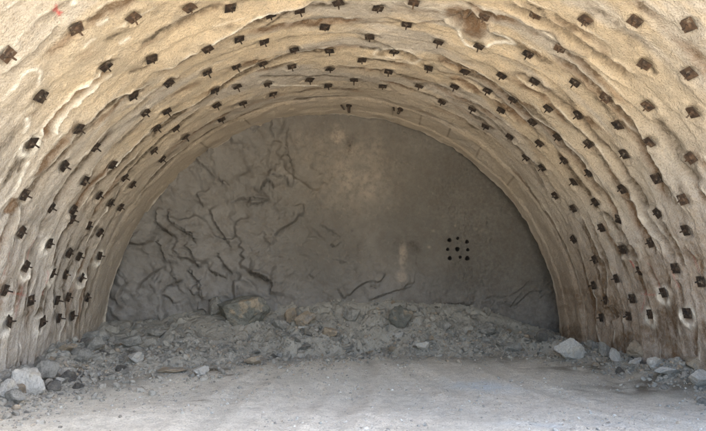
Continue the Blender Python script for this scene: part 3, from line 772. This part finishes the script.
# px, py of the foot, width px, height px, material, flatness, label
BIG = [
 (243,327,54,30,M_CRUST,.8,'largest slab in the heap, grey green with a ragged tan crust'),
 (267,306,24,15,M_GREY,.8,'pale grey block just behind the largest crusted slab'),
 (214,316,15,17,M_GREY,1,'blue grey wedge of rock left of the largest crusted slab'),
 (303,327,24,12,M_TAN,.8,'orange tan rock in the heap right of the crusted slab'),
 (290,322,13,14,M_TAN,1,'small upright brown rock between grey lump and orange tan rock'),
 (280,331,17,11,M_GREY,.9,'light grey lump right below the crusted slab'),
 (403,328,24,20,M_CRUST,.9,'dark brown boulder in the middle of the muck heap'),
 (216,304,22,16,M_DARK,.9,'dark lump against the face left of the crusted slab'),
 (424,351,13,8,M_PALE,.9,'pale rock lying at the front foot of the heap'),
 (352,322,16,12,M_GREY,.9,'grey rock in the heap left of the dark brown boulder'),
 (573,361,30,20,M_PALE,1.1,'big pale pointed boulder by the right wall foot'),
 (547,341,20,12,M_DARK,1,'rounded dark mound of rock behind the pointed boulder'),
 (606,358,15,14,M_GREY,1,'grey block right of the pointed boulder'),
 (617,363,11,15,M_PALE,1.1,'small upright pale rock beside the right wall'),
 (622,348,18,8,M_GREY,.6,'thin grey slab lying on the rubble at right wall'),
 (594,350,16,10,M_GREY,1,'grey rubble rock close behind the pointed boulder'),
 (640,360,28,17,M_TAN,.7,'tan slab tilted up against the right wall'),
 (655,369,20,12,M_PALE,.8,'chalky white rock in front of the tilted tan slab'),
 (636,366,14,6,M_PALE,.6,'flat white chip left of the chalky white rock'),
 (669,376,26,7,M_PALE,.5,'low whitish slab lying right of the chalky white rock'),
 (679,357,17,14,M_DARK,1,'dark rounded rock against the right wall'),
 (700,369,24,13,M_TAN,.8,'pale tan block at right edge, upper of two'),
 (703,387,22,16,M_PALE,.9,'pale block at right edge, lower of two'),
 (25,393,26,24,M_PALE,.9,'big whitish boulder at the left wall foot'),
 (4,398,17,16,M_PALE,.9,'whitish rock at the left edge of the picture'),
 (41,383,26,20,M_GREY,.9,'rounded grey boulder right of the big whitish boulder'),
 (14,405,20,12,M_GREY,.8,'grey rock in front of the big whitish boulder'),
 (61,378,15,9,M_PALE,.6,'light flat rock at the foot of left rubble'),
 (57,385,9,7,M_PALE,.9,'small light rock in front of left rubble'),
 (36,359,13,16,M_PALE,1,'white lump perched high on the left rubble'),
 (98,341,28,9,M_GREY,.5,'long grey slab on top of the left rubble'),
 (92,352,18,13,M_GREY,.9,'grey block just below the long grey slab'),
 (80,362,18,12,M_GREY,.8,'grey rock left of the rubble hollow'),
 (66,352,18,7,M_TAN,.6,'tan sliver of rock in the left rubble'),
 (154,337,19,8,M_GREY,.5,'flat light slab at the heap top left'),
 (131,346,20,9,M_GREY,.7,'grey slab left of the flat light slab'),
 (134,363,14,10,M_PALE,.9,'pale lump near the left foot of the heap'),
 (168,373,30,5,M_TAN,.35,'thin tan slab lying flat on the floor'),
 (201,376,17,9,M_PALE,.8,'lone pale rock on the floor beside a wet patch'),
 (254,365,17,8,M_TAN,.8,'pale tan rock lying at the middle foot of heap'),
 (280,357,5,4,M_PALE,.9,'tiny bright white chip in front of the heap'),
 (488,337,20,12,M_GREY,.9,'grey lump on the right shoulder of the heap'),
 (515,352,20,9,M_GREY,.7,'grey slab at the right foot of the heap'),
 (182,346,18,8,M_GREY,.7,'flat grey slab on the left flank of the heap'),
 (330,338,14,9,M_TAN,.8,'tan lump low in the middle of the heap'),
 (445,332,16,10,M_GREY,.8,'grey lump right of the dark brown boulder'),
]
fsc = lambda y: y/FPX*1.02
rr_ = np.random.RandomState(11)
for k, (px, py, w, h, m, fl, lab) in enumerate(BIG):
    x, y, z = hit_ground(px, py); sc = y/FPX*1.01
    hw, hh = w*sc/2*1.08, h*sc/2*1.12
    me = rock_mesh('rock', 140+k if k else 100, m, True, fl, .10)
    zz = np.array([v.co.z for v in me.vertices]); hz = (zz.max()-zz.min())/2
    put_rock(me, x, y+hw*.3, z+hh*.88, hw*1.05, hw*.95, hh*1.05/hz, rr_.uniform(-.5, .5), (rr_.uniform(-.15, .15), rr_.uniform(-.15, .15)), lab)
# the many look-alike lumps, thinning away from the heap
KIND = [rock_mesh('rock', 300+i, [M_GREY, M_GREY, M_PALE, M_TAN, M_GREY, M_DARK, M_GREY, M_GREY][i % 8], False, .9 if i % 3 else .6) for i in range(16)]
zones = [('grey broken rock among many on the slope of the muck heap', 'rocks on the muck heap', 165, 'heap'),
         ('broken rock among many along the foot of the left wall', 'rocks along the left wall', 55, 'left'),
         ('broken rock among many along the foot of the right wall', 'rocks along the right wall', 40, 'right')]
for lab, grp, cnt, zn in zones:
    for i in range(cnt):
        if zn == 'heap':
            x = rr_.uniform(-5.0, 7.2); f = float(np.interp(x, FRX, FRY)); y = f+abs(rr_.normal(0, .9)); y = min(y, 16.8); s = rr_.choice([.07, .1, .14, .19], p=[.35, .35, .2, .1])
        elif zn == 'left':
            y = rr_.uniform(8.3, 14); x = CX-6.42+abs(rr_.normal(0, .55))+.1; s = rr_.choice([.08, .12, .17, .24], p=[.3, .35, .25, .1])
        else:
            y = rr_.uniform(8.6, 14.6); x = CX+6.42-abs(rr_.normal(0, .38))-.1; s = rr_.choice([.06, .10, .15, .2], p=[.35, .35, .2, .1])
        s *= rr_.uniform(.7, 1.15); z = float(ground_z(x, y))
        put_rock(KIND[rr_.randint(16)], x, y, z+s*.22, s, s, s, rr_.uniform(0, 6.28), (rr_.uniform(-.5, .5), rr_.uniform(-.5, .5)), lab, grp)

def scatter(name, n, sampler, label, cat, seed, mat_):
    r = np.random.RandomState(seed); base = [rock_shape(ICO1, 500+i, 9, 0)[0] for i in range(10)]; F0 = ICO1[1]
    X, Y, Sz = sampler(r, n); Z = ground_z(X, Y); VV = []; T = []; U = []
    for i in range(n):
        P_ = base[i % 10]*Sz[i]*np.array([1, 1, .85])
        a, b, c = r.uniform(0, 6.28), r.uniform(-.8, .8), r.uniform(-.8, .8)
        ca, sa, cb, sb, cc, sc_ = math.cos(a), math.sin(a), math.cos(b), math.sin(b), math.cos(c), math.sin(c)
        Rm = np.array([[ca, -sa, 0], [sa, ca, 0], [0, 0, 1]])@np.array([[1, 0, 0], [0, cb, -sb], [0, sb, cb]])@np.array([[cc, 0, sc_], [0, 1, 0], [-sc_, 0, cc]])
        VV.append(P_@Rm.T+np.array([X[i], Y[i], Z[i]+Sz[i]*.25])); T.append(np.full(len(P_), r.rand())); U.append(np.full(len(P_), r.rand()))
    nv = len(base[0]); F = (F0[None]+(np.arange(n)*nv)[:, None, None]).reshape(-1, 3)
    me = raw_mesh(name, np.concatenate(VV), F, {'tone': np.concatenate(T), 'tan': np.concatenate(U)}, smooth=False)
    return tag(link(name, me, mat_), label, cat, kind='stuff')
def heap_s(r, n):
    x = r.uniform(-5.1, 7.4, n); f = np.interp(x, FRX, FRY); y = np.minimum(f-.35-np.where(r.rand(n) < .38, r.exponential(1.1, n)*sstep(4, -3, x)+r.exponential(.4, n), 0)+np.abs(r.normal(0, 1.2, n)), 17.0)
    return x, y, np.clip(r.lognormal(-3.75, .6, n), .008, .12)
def wall_s(r, n):
    lf = r.rand(n) < .58; y = r.uniform(6.5, 14.5, n)
    x = np.where(lf, CX-6.42+np.abs(r.normal(0, .6, n)), CX+6.42-np.abs(r.normal(0, .42, n)))
    return x, y, np.clip(r.lognormal(-3.4, .5, n), .010, .08)
def floor_s(r, n):
    y = 5.5+9*r.rand(n)**1.2; x = r.uniform(-5.2, 7.5, n)
    cl = np.array([float(v) for v in perlin(x*.7, y*.7, 0*x+3)]); k = np.where(cl > .0, 1.15, .5)
    return x, y, np.clip(r.lognormal(-4.7, .55, n), .004, .04)*k
scatter('muck_rubble', 8000, heap_s, 'loose grey broken stone covering the muck heap', 'rubble', 21, M_RUB)
scatter('wall_rubble', 3500, wall_s, 'loose broken stone strewn along both wall feet', 'rubble', 22, M_RUB)
scatter('floor_gravel', 9000, floor_s, 'fine gravel and grit scattered over the dusty floor', 'gravel', 23, M_GRIT)

# ------------------------------------------------------------------ anchor plates
def plate_mesh(seed):
    """square dished plate about the origin, +z pointing off the wall"""
    r = np.random.RandomState(seed); n = 13; h = .101
    u = np.linspace(-1, 1, n); U, W = np.meshgrid(u, u)
    d = np.hypot(U, W)*h
    bend = r.uniform(-.006, .006)
    z = .016+.020*np.exp(-(d/.036)**4)+bend*U*W+.003*fbm(U, W, 0*U+seed, 1.5, 2)
    top = np.stack([U*h*(1+.03*r.uniform(-1, 1)), W*h, z], -1).reshape(-1, 3)
    bot = top.copy(); bot[:, 2] -= .011
    V = np.concatenate([top, bot]); F = []
    for a in range(n-1):
        for b in range(n-1):
            i = a*n+b; F.append((i, i+1, i+n+1, i+n)); F.append((i+n*n, i+n+n*n, i+n+1+n*n, i+1+n*n))
    for k in range(n-1):
        for i, j in ((k, k+1), ((n-1)*n+k+1, (n-1)*n+k), ((k+1)*n, k*n), (k*n+n-1, (k+1)*n+n-1)):
            F.append((j, i, i+n*n, j+n*n))
    return raw_mesh('plate', V, np.array(F), smooth=False)
def prism(name, sides, rad, z0, z1, lean=0, wob=0):
    a = np.linspace(0, 2*np.pi, sides, endpoint=False); V = []; F = []
    lv = [(z0, rad), (z0+(z1-z0)*.06, rad), (z0+(z1-z0)*.94, rad), (z1, rad*.8), (z1+.001, .001)]
    for z, r in lv: V.append(np.stack([r*np.cos(a)+lean*(z-z0), r*np.sin(a), np.full(sides, z)], -1))
    for k in range(len(lv)-1):
        for q in range(sides): F.append((k*sides+q, k*sides+(q+1) % sides, (k+1)*sides+(q+1) % sides, (k+1)*sides+q))
    return raw_mesh(name, np.concatenate(V), np.array(F), smooth=False)
pm = {}
for key, m in (('d', M_PLATE), ('b', M_PLATE_LIT)):
    for i in range(3):
        a = plate_mesh(60+i); a.materials.append(m)
        b = prism('nut', 6, .026, .032, .060); b.materials.append(m)
        c = prism('bolt', 10, .0145, .055, [.12, .145, .10][i], lean=[.05, -.08, .12][i]); c.materials.append(m)
        pm[key, i] = (a, b, c)
from mathutils import Matrix, Vector
ORD = 'zeroth first second third fourth fifth sixth seventh eighth ninth tenth eleventh twelfth thirteenth fourteenth fifteenth sixteenth'.split()
br_ = np.random.RandomState(5)
for (by, bt, sd_, rw, k_) in BOLTS:
    t = math.radians(bt); r = R-lin_disp(by, bt)-.008
    n = Vector((-math.sin(t), 0, -math.cos(t))); u = Vector((0, 1, 0)); v = n.cross(u)
    M3 = Matrix((u, v, n)).transposed()
    rot = M3 @ Matrix.Rotation(br_.normal(0, .16), 3, 'Z') @ Matrix.Rotation(br_.normal(0, .06), 3, 'X') @ Matrix.Rotation(br_.normal(0, .06), 3, 'Y')
    e = bpy.data.objects.new('anchor_plate', None); COL.objects.link(e); e.empty_display_size = .1
    e.matrix_world = Matrix.Translation((CX+r*math.sin(t), by, CZ+r*math.cos(t))) @ rot.to_4x4()
    big = by < 9.6 and (bt > 0 or br_.rand() < .4)
    side_ = {'R': 'right', 'L': 'left'}[sd_]
    tag(e, '%s square bolt plate, %s from the face in the %s row up the %s side' % ('brown' if big else 'dark', ORD[k_], ORD[rw], side_),
        'bolt plate', 'square bolt plates studding the vault')
    a, b, c = pm['b' if big else 'd', br_.randint(3)]
    for nm, me in (('plate', a), ('nut', b), ('bolt', c)): link(nm, me, None, e)

# short pipe stubs hanging from the strip next to the face
def hanging(px, py, lab, hgt, ang):
    y, t = on_arch(px, py); td = math.degrees(t); r = R-lin_disp(y, td)
    e = bpy.data.objects.new('pipe_stub', None); COL.objects.link(e)
    e.location = (CX+r*math.sin(t), y, CZ+r*math.cos(t)); e.rotation_euler = (math.pi, ang, 0)
    tag(e, lab, 'pipe stub')
    link('pipe', prism('pipe', 12, .045, -.05, hgt), M_PLATE, e)
    link('flange', prism('flange', 14, .085, -.01, .035), M_PLATE, e)
    q = link('clip', prism('clip', 8, .03, 0, .14, lean=.6), M_PLATE, e); q.location = (-.22, 0, 0)
hanging(349, 103, 'short black pipe stub hanging at the crown above the face', .22, 0)
hanging(401, 107, 'thin bent black stub hanging just right of the crown', .16, .5)

# ------------------------------------------------------------------ hillside round the mouth
ra = np.concatenate([[R-.02, R+.25, R+.7], np.linspace(R+1.5, 45, 26)]); ta = np.linspace(math.radians(-100), math.radians(100), 121)
RA, TA = np.meshgrid(ra, ta)
rx = RA-R
hy = MOUTH-.02+np.where(rx < .3, 0, .15+(rx-.3)*.45)+sstep(.5, 4, rx)*.8*fbm(RA*np.sin(TA), RA*np.cos(TA), 0*RA, .15, 4)
hz = CZ+RA*np.cos(TA); hx = CX+RA*np.sin(TA)
hill = link('hillside', grid_mesh('hillside', np.stack([hx, hy, hz], -1).reshape(-1, 3), len(ta), len(ra)), M_HILL)
tag(hill, kind='structure')

# ------------------------------------------------------------------ camera and light
cam = bpy.data.cameras.new('camera'); co = bpy.data.objects.new('camera', cam); COL.objects.link(co); scn.camera = co
co.location = (0, 0, CAMZ); co.rotation_euler = (math.pi/2+PITCH, 0, -YAW)
cam.sensor_width = 36; cam.lens = 36*FPX/706; cam.clip_end = 2000; cam.clip_start = .05
SUN_EL, SUN_AZ = math.radians(52), math.radians(112)     # azimuth clockwise from +Y
w = bpy.data.worlds.new('World'); scn.world = w; w.use_nodes = True; nt = w.node_tree
sk = nt.nodes.new('ShaderNodeTexSky'); sk.sky_type = 'NISHITA'; sk.sun_disc = False
sk.sun_elevation = SUN_EL; sk.sun_rotation = SUN_AZ; sk.dust_density = 2.0
bg = nt.nodes['Background']; nt.links.new(sk.outputs[0], bg.inputs[0]); bg.inputs[1].default_value = .15
sun = bpy.data.lights.new('sun', 'SUN'); so = bpy.data.objects.new('sun', sun); COL.objects.link(so)
sun.energy = 5; sun.angle = math.radians(.5); sun.color = (1, .95, .87)
dirv = Vector((math.sin(SUN_AZ)*math.cos(SUN_EL), math.cos(SUN_AZ)*math.cos(SUN_EL), math.sin(SUN_EL)))
so.rotation_euler = dirv.to_track_quat('Z', 'Y').to_euler(); so.location = (10, -20, 30)
scn.view_settings.view_transform = 'Standard'; scn.view_settings.look = 'None'
scn.view_settings.exposure = EXPOSURE; scn.view_settings.gamma = 1; scn.view_settings.use_curve_mapping = False
scn.cycles.max_bounces = 8; scn.cycles.diffuse_bounces = 6; scn.cycles.use_denoising = True
